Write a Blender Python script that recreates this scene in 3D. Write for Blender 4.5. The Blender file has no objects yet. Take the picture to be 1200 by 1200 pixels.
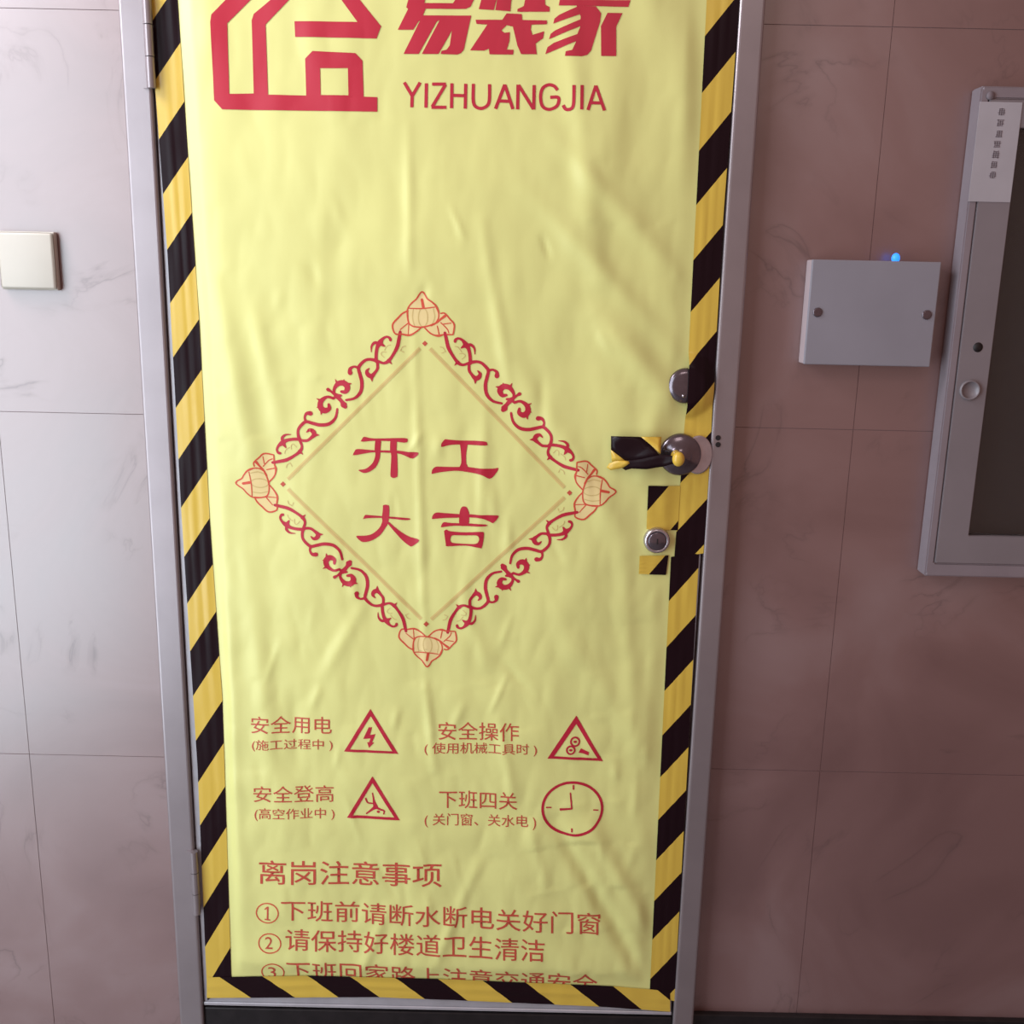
import bpy, bmesh, math, random
from mathutils import Vector, Matrix, noise
from mathutils.geometry import tessellate_polygon

random.seed(4)
SC = bpy.context.scene
COL = SC.collection

# ------------------------------------------------------------------ camera
PITCH = math.radians(13.1); ROLL = math.radians(1.23)
CAM = Vector((0.0, -1.64, 1.42)); FPX = 1200.0
FW = Vector((0, math.cos(PITCH), -math.sin(PITCH)))
U0 = Vector((0, math.sin(PITCH), math.cos(PITCH))); X0 = Vector((1, 0, 0))
RT = X0 * math.cos(ROLL) + U0 * math.sin(ROLL)
UP = U0 * math.cos(ROLL) - X0 * math.sin(ROLL)
cd = bpy.data.cameras.new('camera'); cd.sensor_width = 36; cd.lens = 36 * FPX / 1200
cd.clip_start = 0.02
co = bpy.data.objects.new('camera', cd); COL.objects.link(co)
co.matrix_world = Matrix(((RT.x, UP.x, -FW.x, CAM.x), (RT.y, UP.y, -FW.y, CAM.y),
                          (RT.z, UP.z, -FW.z, CAM.z), (0, 0, 0, 1)))
SC.camera = co

# ------------------------------------------------------------------ world, lights, exposure
SC.view_settings.view_transform = 'Standard'
SC.view_settings.look = 'None'
SC.view_settings.gamma = 1.0
SC.view_settings.use_curve_mapping = False
SC.view_settings.exposure = 0.0
wd = bpy.data.worlds.new('world'); SC.world = wd; wd.use_nodes = True
bg = wd.node_tree.nodes['Background']
bg.inputs[0].default_value = (1.0, 0.60, 0.52, 1); bg.inputs[1].default_value = 0.36

def area(name, loc, target, size, size_y, power, col):
    l = bpy.data.lights.new(name, 'AREA'); l.shape = 'RECTANGLE'; l.size = size; l.size_y = size_y
    l.energy = power; l.color = col
    o = bpy.data.objects.new(name, l); COL.objects.link(o); o.location = loc
    d = Vector(target) - Vector(loc)
    o.rotation_euler = d.to_track_quat('-Z', 'Y').to_euler()
    return o
# daylight: a tall window left of the view, shaped for the wall's sheen, a small high one, and a weak unseen fill added overhead for the right side
area('side_window', (-1.45, -1.25, 1.15), (0.0, -0.55, 1.05), 1.3, 2.3, 44, (0.78, 0.96, 1.06))
area('high_window', (-1.30, -0.50, 2.35), (-0.7, 0, 1.6), 0.45, 0.5, 19, (0.93, 0.93, 1.0))
area('overhead_fill', (0.25, -1.8, 2.62), (0.1, 0, 1.0), 0.7, 0.4, 4, (1.0, 0.90, 0.84))

# ------------------------------------------------------------------ helpers
def W(px, py, y=0.0):
    """the point of the plane at depth y that the photograph's pixel lies on"""
    d = FW * FPX + RT * (px - 600) - UP * (py - 600)
    t = (y - CAM.y) / d.y
    return CAM + d * t

def mat(name, rgb, rough=0.5, metal=0.0, spec=0.5):
    m = bpy.data.materials.new(name); m.use_nodes = True
    b = m.node_tree.nodes['Principled BSDF']
    b.inputs['Base Color'].default_value = (*rgb, 1)
    b.inputs['Roughness'].default_value = rough
    b.inputs['Metallic'].default_value = metal
    b.inputs['Specular IOR Level'].default_value = spec
    return m
def N(m, t): return m.node_tree.nodes.new(t)
def L(m, a, b): m.node_tree.links.new(a, b)
def BS(m): return m.node_tree.nodes['Principled BSDF']
def ramp(m, stops):
    r = N(m, 'ShaderNodeValToRGB'); e = r.color_ramp.elements
    while len(e) < len(stops): e.new(0.5)
    for k, (p, c) in enumerate(stops): e[k].position = p; e[k].color = (*c, 1)
    return r

def link(name, me, m, parent=None):
    o = bpy.data.objects.new(name, me); COL.objects.link(o)
    if m is not None:
        for mm in (m if isinstance(m, (list, tuple)) else [m]): me.materials.append(mm)
    if parent is not None: o.parent = parent
    return o
def obj(name, bm, m, parent=None, smooth=False):
    me = bpy.data.meshes.new(name)
    if smooth:
        for f in bm.faces: f.smooth = True
    bm.to_mesh(me); bm.free()
    return link(name, me, m, parent)
def empty(name, loc=(0, 0, 0)):
    o = bpy.data.objects.new(name, None); COL.objects.link(o); o.location = loc
    o.empty_display_size = 0.05
    return o
def tag(o, label, cat, group=None):
    o['label'] = label; o['category'] = cat
    if group: o['group'] = group
    return o
def struct(o): o['kind'] = 'structure'; return o
def rebase(root):
    """children were made in world coordinates: keep them there under a moved Empty"""
    inv = Matrix.Translation(root.location).inverted()
    for c in root.children:
        c.matrix_parent_inverse = inv
    return root

def box(bm, x0, x1, y0, y1, z0, z1, bev=0.0, seg=2):
    r = bmesh.ops.create_cube(bm, size=1)
    vs = r['verts']
    for v in vs:
        v.co = Vector(((x0 + x1) / 2 + v.co.x * (x1 - x0), (y0 + y1) / 2 + v.co.y * (y1 - y0), (z0 + z1) / 2 + v.co.z * (z1 - z0)))
    if bev > 0:
        es = list({e for v in vs for e in v.link_edges})
        bmesh.ops.bevel(bm, geom=es, offset=bev, segments=seg, affect='EDGES', profile=0.5)
def boxobj(name, b, m, parent=None, bev=0.0, seg=2):
    bm = bmesh.new(); box(bm, *b, bev, seg); return obj(name, bm, m, parent)
def lathe(bm, cx, cz, prof, seg=40, ybase=0.0, sx=1.0):
    """profile of (radius, distance from the wall) turned about the wall's normal"""
    rings = []
    for r, h in prof:
        if r < 1e-6: rings.append([bm.verts.new((cx, ybase - h, cz))]); continue
        rings.append([bm.verts.new((cx + sx * r * math.cos(2 * math.pi * k / seg), ybase - h, cz + r * math.sin(2 * math.pi * k / seg))) for k in range(seg)])
    for a, b in zip(rings, rings[1:]):
        for k in range(seg):
            k2 = (k + 1) % seg
            if len(a) == 1 and len(b) == 1: continue
            if len(b) == 1: bm.faces.new((a[k], a[k2], b[0]))
            elif len(a) == 1: bm.faces.new((a[0], b[k2], b[k]))
            else: bm.faces.new((a[k], a[k2], b[k2], b[k]))
    bmesh.ops.recalc_face_normals(bm, faces=bm.faces)

# ------------------------------------------------------------------ materials
def marble(name):
    m = mat(name, (0.2, 0.14, 0.13), 0.38, 0, 1.0); BS(m).inputs['IOR'].default_value = 1.8
    g = N(m, 'ShaderNodeNewGeometry')
    n1 = N(m, 'ShaderNodeTexNoise'); n1.inputs['Scale'].default_value = 3.2; n1.inputs['Detail'].default_value = 7; n1.inputs['Distortion'].default_value = 0.9
    L(m, g.outputs['Position'], n1.inputs['Vector'])
    r1 = ramp(m, [(0.30, (0.150, 0.072, 0.068)), (0.52, (0.190, 0.095, 0.090)), (0.72, (0.225, 0.128, 0.125))])
    L(m, n1.outputs['Fac'], r1.inputs[0])
    # thin dark veins along the zero line of a second noise
    n2 = N(m, 'ShaderNodeTexNoise'); n2.inputs['Scale'].default_value = 3.6; n2.inputs['Detail'].default_value = 5; n2.inputs['Distortion'].default_value = 1.6
    L(m, g.outputs['Position'], n2.inputs['Vector'])
    s = N(m, 'ShaderNodeMath'); s.operation = 'SUBTRACT'; s.inputs[1].default_value = 0.5; L(m, n2.outputs['Fac'], s.inputs[0])
    a = N(m, 'ShaderNodeMath'); a.operation = 'ABSOLUTE'; L(m, s.outputs[0], a.inputs[0])
    r2 = ramp(m, [(0.0, (1, 1, 1)), (0.010, (0.35, 0.35, 0.35)), (0.035, (0, 0, 0))]); L(m, a.outputs[0], r2.inputs[0])
    n3 = N(m, 'ShaderNodeTexNoise'); n3.inputs['Scale'].default_value = 6.0
    L(m, g.outputs['Position'], n3.inputs['Vector'])
    r3 = ramp(m, [(0.48, (0, 0, 0)), (0.66, (0.5, 0.5, 0.5))]); L(m, n3.outputs['Fac'], r3.inputs[0])
    mu = N(m, 'ShaderNodeMath'); mu.operation = 'MULTIPLY'; L(m, r2.outputs[0], mu.inputs[0]); L(m, r3.outputs[0], mu.inputs[1])
    mx = N(m, 'ShaderNodeMix'); mx.data_type = 'RGBA'
    L(m, mu.outputs[0], mx.inputs['Factor']); L(m, r1.outputs[0], mx.inputs['A']); mx.inputs['B'].default_value = (0.09, 0.055, 0.055, 1)
    L(m, mx.outputs['Result'], BS(m).inputs['Base Color'])
    r4 = ramp(m, [(0.32, (0.34,) * 3), (0.68, (0.46,) * 3)]); L(m, n1.outputs['Fac'], r4.inputs[0])
    L(m, r4.outputs[0], BS(m).inputs['Roughness'])
    # veins and clouds polish less: they mirror less light
    r5 = ramp(m, [(0.34, (0.90,) * 3), (0.60, (1.0,) * 3)]); L(m, n1.outputs['Fac'], r5.inputs[0])
    mv = N(m, 'ShaderNodeMath'); mv.operation = 'MULTIPLY_ADD'; mv.inputs[1].default_value = -0.5
    L(m, mu.outputs[0], mv.inputs[0]); L(m, r5.outputs[0], mv.inputs[2]); L(m, mv.outputs[0], BS(m).inputs['Specular IOR Level'])
    return m
M_TILE = marble('rose_grey_marble')
M_GROUT = mat('pale_grout', (0.20, 0.13, 0.13), 0.6)
def painted(name, rgb, rough, spec=0.5, scale=60, metal=0.0, var=0.12, bump=0.0):
    m = mat(name, rgb, rough, metal, spec)
    g = N(m, 'ShaderNodeNewGeometry')
    n = N(m, 'ShaderNodeTexNoise'); n.inputs['Scale'].default_value = scale; n.inputs['Detail'].default_value = 4
    L(m, g.outputs['Position'], n.inputs['Vector'])
    r = ramp(m, [(0.3, tuple(c * (1 - var) for c in rgb)), (0.7, tuple(min(1, c * (1 + var)) for c in rgb))])
    L(m, n.outputs['Fac'], r.inputs[0]); L(m, r.outputs[0], BS(m).inputs['Base Color'])
    if bump:
        b = N(m, 'ShaderNodeBump'); b.inputs['Strength'].default_value = bump; b.inputs['Distance'].default_value = 0.001
        L(m, n.outputs['Fac'], b.inputs['Height']); L(m, b.outputs[0], BS(m).inputs['Normal'])
    return m
M_FRAME = painted('grey_painted_steel', (0.30, 0.25, 0.26), 0.33, 0.7, 14, 0.55, 0.05)
M_LEAF = painted('door_leaf_steel', (0.42, 0.39, 0.42), 0.30, 0.6, 30, 0.25, 0.08)
M_PAPER = painted('pale_yellow_poster_film', (0.70, 0.665, 0.245), 0.42, 0.45, 5, 0, 0.05)
M_RED = mat('crimson_print', (0.47, 0.012, 0.035), 0.45)
M_OUT = mat('fine_red_outline_print', (0.62, 0.07, 0.035), 0.5)
M_TEXT = mat('brick_red_text_print', (0.52, 0.07, 0.04), 0.5)
M_TAN = mat('tan_line_print', (0.60, 0.43, 0.16), 0.5)
M_TINT = mat('pale_orange_print', (0.76, 0.58, 0.26), 0.5)
M_TANL = mat('light_tan_print', (0.66, 0.49, 0.17), 0.5)
M_BLACK = mat('black_tape', (0.012, 0.004, 0.006), 0.35, 0, 0.15)
M_YEL = mat('yellow_tape', (0.66, 0.42, 0.055), 0.30, 0, 0.5)
M_STEEL = painted('brushed_steel', (0.52, 0.48, 0.52), 0.26, 0.5, 80, 0.9, 0.1)
M_DARKST = painted('smoked_steel', (0.16, 0.13, 0.15), 0.2, 0.6, 80, 0.8, 0.1)
M_PLAST = painted('ivory_plastic', (0.46, 0.41, 0.35), 0.4, 0.5, 20, 0, 0.02)
M_PANEL = painted('grey_panel_paint', (0.25, 0.235, 0.27), 0.42, 0.5, 8, 0, 0.06)
M_PEDGE = painted('panel_edge_painted_light', (0.42, 0.33, 0.34), 0.5, 0.5, 20, 0, 0.05)  # light on the box's side put into the colour: paler than the cover
M_CAB = painted('cabinet_aluminium', (0.22, 0.19, 0.205), 0.40, 0.5, 10, 0.1, 0.06)
M_CABE = painted('cabinet_edge_painted_light', (0.26, 0.22, 0.245), 0.35, 0.5, 20, 0.2, 0.05)  # cabinet metal lightened, light on the side face painted in
M_LABEL = painted('paper_label', (0.40, 0.37, 0.40), 0.7, 0.3, 20, 0, 0.04)
M_INK = mat('faded_grey_ink', (0.19, 0.155, 0.175), 0.7)
M_DARK = mat('black_hole', (0.008, 0.005, 0.006), 0.6)
M_SILL = painted('black_stone_threshold', (0.012, 0.009, 0.010), 0.35, 0.4, 40, 0, 0.3)
M_FLOOR = painted('dark_stone_floor', (0.20, 0.18, 0.19), 0.3, 0.5, 12, 0, 0.06)
M_INSIDE = mat('cabinet_inside', (0.035, 0.028, 0.030), 0.7)
M_GLASS = mat('glass', (0.9, 0.93, 0.92), 0.05, 0, 0.5); BS(M_GLASS).inputs['Transmission Weight'].default_value = 1.0; BS(M_GLASS).inputs['IOR'].default_value = 1.45
M_LED = mat('blue_led', (0.05, 0.2, 1.0), 0.4)
BS(M_LED).inputs['Emission Color'].default_value = (0.015, 0.22, 1.0, 1); BS(M_LED).inputs['Emission Strength'].default_value = 1.6

PERIOD = 0.1588; SLOPE = 1.25
def tape_mat(name):
    """diagonal black and yellow bands printed along the tape (UV: metres across, metres along)"""
    m = mat(name, (0.7, 0.45, 0.06), 0.30, 0, 0.5)
    uv = N(m, 'ShaderNodeUVMap'); sp = N(m, 'ShaderNodeSeparateXYZ'); L(m, uv.outputs[0], sp.inputs[0])
    a = N(m, 'ShaderNodeMath'); a.operation = 'MULTIPLY_ADD'; a.inputs[1].default_value = SLOPE
    L(m, sp.outputs[0], a.inputs[0]); L(m, sp.outputs[1], a.inputs[2])
    d = N(m, 'ShaderNodeMath'); d.operation = 'DIVIDE'; d.inputs[1].default_value = PERIOD; L(m, a.outputs[0], d.inputs[0])
    f = N(m, 'ShaderNodeMath'); f.operation = 'FRACT'; L(m, d.outputs[0], f.inputs[0])
    c = N(m, 'ShaderNodeMath'); c.operation = 'LESS_THAN'; c.inputs[1].default_value = 0.49; L(m, f.outputs[0], c.inputs[0])
    mx = N(m, 'ShaderNodeMix'); mx.data_type = 'RGBA'; L(m, c.outputs[0], mx.inputs['Factor'])
    mx.inputs['A'].default_value = (0.62, 0.41, 0.06, 1); mx.inputs['B'].default_value = (0.012, 0.004, 0.006, 1)
    L(m, mx.outputs['Result'], BS(m).inputs['Base Color'])
    sp2 = N(m, 'ShaderNodeMath'); sp2.operation = 'MULTIPLY_ADD'; sp2.inputs[1].default_value = -0.38; sp2.inputs[2].default_value = 0.5
    L(m, c.outputs[0], sp2.inputs[0]); L(m, sp2.outputs[0], BS(m).inputs['Specular IOR Level'])
    return m
M_TAPE = tape_mat('hazard_tape')

# ------------------------------------------------------------------ key measurements (metres)
FY = -0.030          # front of the door frame
LY = -0.022          # front of the door leaf
PY = -0.0240         # the poster film
xl_out = W(165, 450, FY).x; xl_in = W(197, 450, FY).x
xr_in = W(838, 450, FY).x; xr_out = W(866, 450, FY).x
Z_BOT = W(600, 1185, LY).z
Z_TOP = 2.06
FT = Z_TOP + (xl_in - xl_out)
J1 = W(90, 484).z; J2 = W(50, 884).z; TH = J1 - J2; JX = W(36, 900).x
print('DOOR', xl_out, xl_in, xr_in, xr_out, 'zbot', Z_BOT, 'joints', J1, J2, JX, W(937, 1150).x, W(943, 900).x)

# ------------------------------------------------------------------ room shell
WX0, WX1, WZ1 = -2.2, 2.2, 2.75
wall = struct(empty('wall_back', (0, 0, 0)))
bm = bmesh.new()
hx0, hx1 = xl_out + 0.02, xr_out - 0.02
box(bm, WX0, hx0, 0.0009, 0.14, 0, WZ1); box(bm, hx1, WX1, 0.0009, 0.14, 0, WZ1); box(bm, hx0, hx1, 0.0009, 0.14, FT - 0.02, WZ1)
obj('masonry', bm, M_GROUT, wall)
xs = [JX - 0.8, JX, JX + 0.6, W(937, 1150).x, W(937, 1150).x + 0.8]; xs = [x for x in xs if WX0 < x < WX1]
xs = [WX0] + xs + [WX1]
zs = [J2 + k * TH for k in range(-3, 6)]; zs = [z for z in zs if 0.02 < z < WZ1 - 0.02]
zs = [0.0] + zs + [WZ1]
def tile(x0, x1, z0, z1):
    if x1 - x0 < 0.02 or z1 - z0 < 0.02: return
    g = 0.0005
    boxobj('tile', (x0 + g, x1 - g, random.uniform(-0.0002, 0.0), 0.008, z0 + g, z1 - g), M_TILE, wall)
for xa, xb in zip(xs, xs[1:]):
    for za, zb in zip(zs, zs[1:]):
        if xb <= hx0 or xa >= hx1 or za >= FT - 0.02: tile(xa, xb, za, zb); continue
        if xa < hx0: tile(xa, hx0, za, zb)
        if xb > hx1: tile(hx1, xb, za, zb)
        if zb > FT - 0.02: tile(max(xa, hx0), min(xb, hx1), FT - 0.02, zb)
fl = struct(boxobj('floor', (WX0, WX1, -2.6, 0.14, -0.06, 0.0), M_FLOOR))
zb = W(1000, 1193, -0.012).z
struct(boxobj('base_strip_right', (xr_out + 0.001, WX1, -0.012, -0.0004, 0.0, zb), M_SILL, None, 0.002))  # thin near-black strip along the foot of the right wall
# threshold under the door
thr = struct(boxobj('trim_1', (xl_in + 0.001, xr_in - 0.001, FY + 0.006, 0.13, 0.0, Z_BOT - 0.004), M_SILL, None, 0.003))

# ------------------------------------------------------------------ door frame
frame = struct(empty('trim_2', (0, 0, 0)))
def jamb(x0, x1, z0, z1):
    b = bmesh.new(); box(b, x0, x1, FY, 0.0, z0, z1, 0.005, 3); return b
def jambs(xa, xb, sgn):
    # outer rounded face, shallow inner step
    b = bmesh.new(); box(b, xa, xb, FY, -0.0005, 0.0, FT, 0.0045, 3)
    return obj('jamb', b, M_FRAME, frame)
jambs(xl_out, xl_in, 1); jambs(xr_in, xr_out, -1)
b = bmesh.new(); box(b, xl_in + 0.0002, xr_in - 0.0002, FY, -0.0005, Z_TOP + 0.002, FT, 0.0045, 3); obj('head', b, M_FRAME, frame)
# slot behind the frame
b = bmesh.new()
box(b, xl_out + 0.021, xl_in - 0.0, 0.0, 0.139, 0, Z_TOP); box(b, xr_in, xr_out - 0.021, 0.0, 0.139, 0, Z_TOP)
obj('rebate', b, M_FRAME, frame)
for py in (513, 521):
    p = W(838.5, py, FY); b = bmesh.new(); lathe(b, p.x + 0.004, p.z, [(0, 0.0008), (0.0042, 0.0008), (0.0042, 0)], 16, FY); obj('strike_hole', b, M_DARK, frame)

# ------------------------------------------------------------------ door
door = struct(empty('door_1', (0, 0, 0)))
leaf = boxobj('door_leaf', (xl_in + 0.0008, xr_in - 0.003, LY, 0.03, Z_BOT + 0.001, Z_TOP - 0.002), M_LEAF, door, 0.0025, 2)
boxobj('door_leaf_hem', (xl_in + 0.0012, xr_in - 0.003, LY - 0.0032, LY - 0.0001, Z_BOT + 0.001, Z_BOT + 0.0075), M_LEAF, door, 0.001, 1)
def hinge(pz0, pz1, px):
    a = W(px, pz0, FY - 0.006); c = W(px, pz1, FY - 0.006)
    h = bmesh.new()
    r = 0.0068; z0, z1 = min(a.z, c.z), max(a.z, c.z); x = xl_in + 0.0005
    for k, (u, v) in enumerate(((0, .33), (.335, .665), (.67, 1))):
        bmesh.ops.create_cone(h, segments=20, radius1=r, radius2=r, depth=(z1 - z0) * (v - u) * 0.985, cap_ends=True,
                              matrix=Matrix.Translation((x, FY - 0.003, z0 + (z1 - z0) * (u + v) / 2)))
    box(h, x - 0.012, x, FY - 0.003, FY + 0.0005, z0, z1)
    bmesh.ops.recalc_face_normals(h, faces=h.faces)
    return obj('hinge', h, M_FRAME, door)
hinge(999, 1072, 236); hinge(103, -10, 168)

# ------------------------------------------------------------------ poster relief
def seg_d(x, z, a, b):
    dx, dz = b[0] - a[0], b[1] - a[1]; l2 = dx * dx + dz * dz
    t = max(0, min(1, ((x - a[0]) * dx + (z - a[1]) * dz) / l2))
    ex, ez = x - a[0] - t * dx, z - a[1] - t * dz
    s = 1 if (dx * (z - a[1]) - dz * (x - a[0])) > 0 else -1
    return math.hypot(ex, ez), t, s
def PX(px, py): p = W(px, py, PY); return (p.x, p.z)
# folds seen in the film: pixel ends, height (m), width (m)
FOLDS = [((665, 20), (700, 330), .0022, .018), ((735, 60), (640, 420), .0016, .030), ((255, 330), (300, 560), .0030, .020),
         ((640, 150), (800, 330), .0022, .016), ((620, 225), (790, 410), .0022, .016), ((700, 370), (800, 480), .0036, .020), ((770, 470), (755, 560), .0030, .018), ((600, 420), (735, 640), .0022, .018),
         ((650, 960), (758, 1150), -.0050, .014), ((690, 960), (772, 1110), .0042, .016), ((640, 700), (770, 900), .0022, .022),
         ((486, 380), (500, 800), .0014, .007), ((565, 260), (600, 470), .0016, .010), ((300, 360), (330, 500), .0018, .016),
         ((290, 650), (330, 960), .0020, .018), ((500, 800), (510, 900), .0022, .008), ((585, 840), (600, 930), .0022, .010),
         ((455, 1060), (420, 1150), .0020, .010), ((560, 1010), (500, 1150), .0018, .010), ((730, 640), (745, 900), .0016, .014),
         ((480, 150), (480, 330), .0012, .008), ((400, 240), (390, 380), -.0014, .020), ((620, 960), (640, 1040), .0016, .010),
         ((345, 810), (350, 900), -.0014, .012), ((262, 560), (285, 1120), .0020, .014), ((570, 470), (560, 640), .0014, .010),
         ((540, 690), (570, 780), .0016, .012), ((430, 700), (380, 790), .0015, .012)]
FOLDS = [(PX(*a), PX(*b), h, w) for a, b, h, w in FOLDS]
for k in range(46):   # short crumples
    cx, cy = random.uniform(300, 750), random.choice((random.uniform(250, 700), random.uniform(640, 1120)))
    ln = random.uniform(18, 60); an = random.gauss(math.pi / 2, 0.35)
    FOLDS.append((PX(cx - ln / 2 * math.cos(an), cy - ln / 2 * math.sin(an)), PX(cx + ln / 2 * math.cos(an), cy + ln / 2 * math.sin(an)),
                  random.choice((1, 1, -1)) * random.uniform(.0005, .0013), random.uniform(.004, .010)))
LE = [PX(217, 125), PX(234, 379), PX(246, 607), PX(261, 819), PX(270, 1101)]   # tape's inner edge, left
RE = [PX(826, 37), PX(803, 485), PX(783, 705), PX(761, 1160)]
def xat(e, z):
    if z >= e[0][1]: a, b = e[0], e[1]
    elif z <= e[-1][1]: a, b = e[-2], e[-1]
    else:
        for a, b in zip(e, e[1:]):
            if a[1] >= z >= b[1]: break
    return a[0] + (b[0] - a[0]) * (z - a[1]) / (b[1] - a[1])
TZ = PX(520, 1150)[1]
def sstep(a, b, v):
    t = max(0, min(1, (v - a) / (b - a))); return t * t * (3 - 2 * t)
BUMPS = [(W(804, 453, LY), 0.027, 0.010)]
def disp(x, z):
    """how far the film stands out from the door leaf"""
    dl = x - xat(LE, z); dr = xat(RE, z) - x; db = z - TZ
    h = 0.0
    for a, b, hh, w in FOLDS:
        if abs(x - (a[0] + b[0]) / 2) > abs(a[0] - b[0]) / 2 + 3 * w or abs(z - (a[1] + b[1]) / 2) > abs(a[1] - b[1]) / 2 + 3 * w: continue
        d, t, s = seg_d(x, z, a, b)
        h += hh * math.exp(-(d / w) ** 2) * math.sin(math.pi * (0.08 + 0.84 * t)) ** 0.7
    n = noise.noise(Vector((x * 9, z * 2.6, 3.1))) * 0.0034 + noise.noise(Vector((x * 24, z * 9, 7.7))) * 0.0011
    # crumpling in long cells: the crease pattern restarts every few centimetres down the film
    row = math.floor(z / 0.085 + 0.6 * noise.noise(Vector((x * 3, z * 2, 9)))); fz = z / 0.085
    cr = noise.noise(Vector((x * 21 + row * 3.7, z * 5, row * 1.9)))
    lowf = 0.45 + 0.55 * sstep(1.5, 0.5, z)
    n += lowf * (0.0034 * abs(cr) * (0.25 + 0.75 * math.sin(math.pi * (fz - math.floor(fz))) ** 2) + abs(noise.noise(Vector((x * 34, z * 15, 1.7)))) * 0.0014)
    # slanting drapes towards the lock side
    dg = (x * 0.88 + z * 0.47) * 15
    n += 0.0042 * sstep(-0.05, 0.2, x) * noise.noise(Vector((dg, (z - x) * 1.6, 4.4)))
    puff = 0.0045 * (1 - math.exp(-max(0, dl) / 0.018)) * sstep(0.0, 0.16, dr) + 0.0012 + 0.0012 * sstep(0, .05, dl)
    edge = sstep(-0.002, 0.022, dl) * sstep(-0.004, 0.030, dr) * sstep(-0.004, 0.040, db)
    return 0.0012 + max(0.0, (puff + h * 1.6 + n + 0.0005)) * edge
BUMPS = [(W(803, 452, LY - 0.006), 0.0285, 0.0150)]
def tape_disp(x, z):
    h = disp(x, z)
    for c, r, hh in BUMPS:
        d = math.hypot(x - c.x, z - c.z)
        if d < r * 1.9: h = max(h, hh * min(1.0, 1.25 * (1 - ((d - 0.3 * r) / (r * 1.6)) ** 2 if d > 0.3 * r else 1.25)))
    return h
def on_film(x, z, off=0.0005): return Vector((x, PY - disp(x, z) - off, z))

poster = tag(empty('poster', (W(520, 1150, LY).x, LY, Z_BOT + 0.03)),
             'pale yellow crumpled poster with red Chinese writing covering the whole door', 'poster')
NX, NZ = 190, 370
z0p, z1p = Z_BOT + 0.030, 2.015
verts = []; faces = []
for j in range(NZ + 1):
    z = z0p + (z1p - z0p) * j / NZ
    xa, xb = xat(LE, z) - 0.018, xat(RE, z) + 0.016
    for i in range(NX + 1):
        x = xa + (xb - xa) * i / NX
        verts.append((x, PY - disp(x, z), z))
for j in range(NZ):
    for i in range(NX):
        a = j * (NX + 1) + i; faces.append((a, a + 1, a + NX + 2, a + NX + 1))
me = bpy.data.meshes.new('film'); me.from_pydata(verts, [], faces)
for p in me.polygons: p.use_smooth = True
film = link('film', me, M_PAPER, poster)

# ------------------------------------------------------------------ printing
def finish(name, bm, m, label=None, off=0.0006, maxlen=0.006):
    """bm holds flat pixel-plane polygons as (X, 0, Z): cut them fine and lay them on the film"""
    bmesh.ops.triangulate(bm, faces=bm.faces[:])
    for _ in range(7):
        es = [e for e in bm.edges if e.calc_length() > maxlen]
        if not es: break
        bmesh.ops.subdivide_edges(bm, edges=es, cuts=1, use_grid_fill=False)
        bmesh.ops.triangulate(bm, faces=[f for f in bm.faces if len(f.verts) > 3])
    for v in bm.verts: v.co = on_film(v.co.x, v.co.z, off)
    bm.normal_update()
    for f in bm.faces:
        if f.normal.y > 0: f.normal_flip()
        f.smooth = True
    o = obj(name, bm, m, poster)
    if label: o['label'] = label
    return o
def poly(bm, outline, holes=(), conv=None):
    conv = conv or (lambda p: PX(*p))
    loops = [[Vector((*conv(p), 0)) for p in lp] for lp in [outline, *holes]]
    flat = [v for lp in loops for v in lp]
    vs = [bm.verts.new((v.x, 0, v.y)) for v in flat]
    for t in tessellate_polygon(loops):
        try: bm.faces.new([vs[k] for k in t])
        except ValueError: pass
def catmull(pts, n=6):
    if len(pts) < 3: return pts
    P = [pts[0]] + list(pts) + [pts[-1]]; out = []
    for i in range(1, len(P) - 2):
        for k in range(n):
            t = k / n
            out.append(tuple(0.5 * (2 * P[i][c] + (P[i + 1][c] - P[i - 1][c]) * t + (2 * P[i - 1][c] - 5 * P[i][c] + 4 * P[i + 1][c] - P[i + 2][c]) * t * t
                       + (3 * P[i][c] - P[i - 1][c] - 3 * P[i + 1][c] + P[i + 2][c]) * t ** 3) for c in range(len(pts[0]))))
    out.append(pts[-1]); return out
def stroke(bm, pts, conv, curve=True, cap=True):
    """pts: (x, y, width) in the tracing frame"""
    pts = catmull(pts) if curve else pts
    Lf, Rg = [], []
    for i, (x, y, w) in enumerate(pts):
        a = pts[max(0, i - 1)]; b = pts[min(len(pts) - 1, i + 1)]
        dx, dy = b[0] - a[0], b[1] - a[1]; l = math.hypot(dx, dy) or 1
        Lf.append((x - dy / l * w / 2, y + dx / l * w / 2)); Rg.append((x + dy / l * w / 2, y - dx / l * w / 2))
    def V(p): q = conv(p); return bm.verts.new((q[0], 0, q[1]))
    lv = [V(p) for p in Lf]; rv = [V(p) for p in Rg]
    for i in range(len(pts) - 1):
        try: bm.faces.new((lv[i], lv[i + 1], rv[i + 1], rv[i]))
        except ValueError: pass
    if cap:
        for e in (0, -1):
            x, y, w = pts[e]
            ring = [V((x + w / 2 * math.cos(t), y + w / 2 * math.sin(t))) for t in [k * math.pi / 4 for k in range(8)]]
            bm.faces.new(ring)
def fr(ox, oy, s): return lambda p: (ox + p[0] / s, oy + p[1] / s)
def trace(ox, oy, s): f = fr(ox, oy, s); return lambda p: PX(*f(p))

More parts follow.
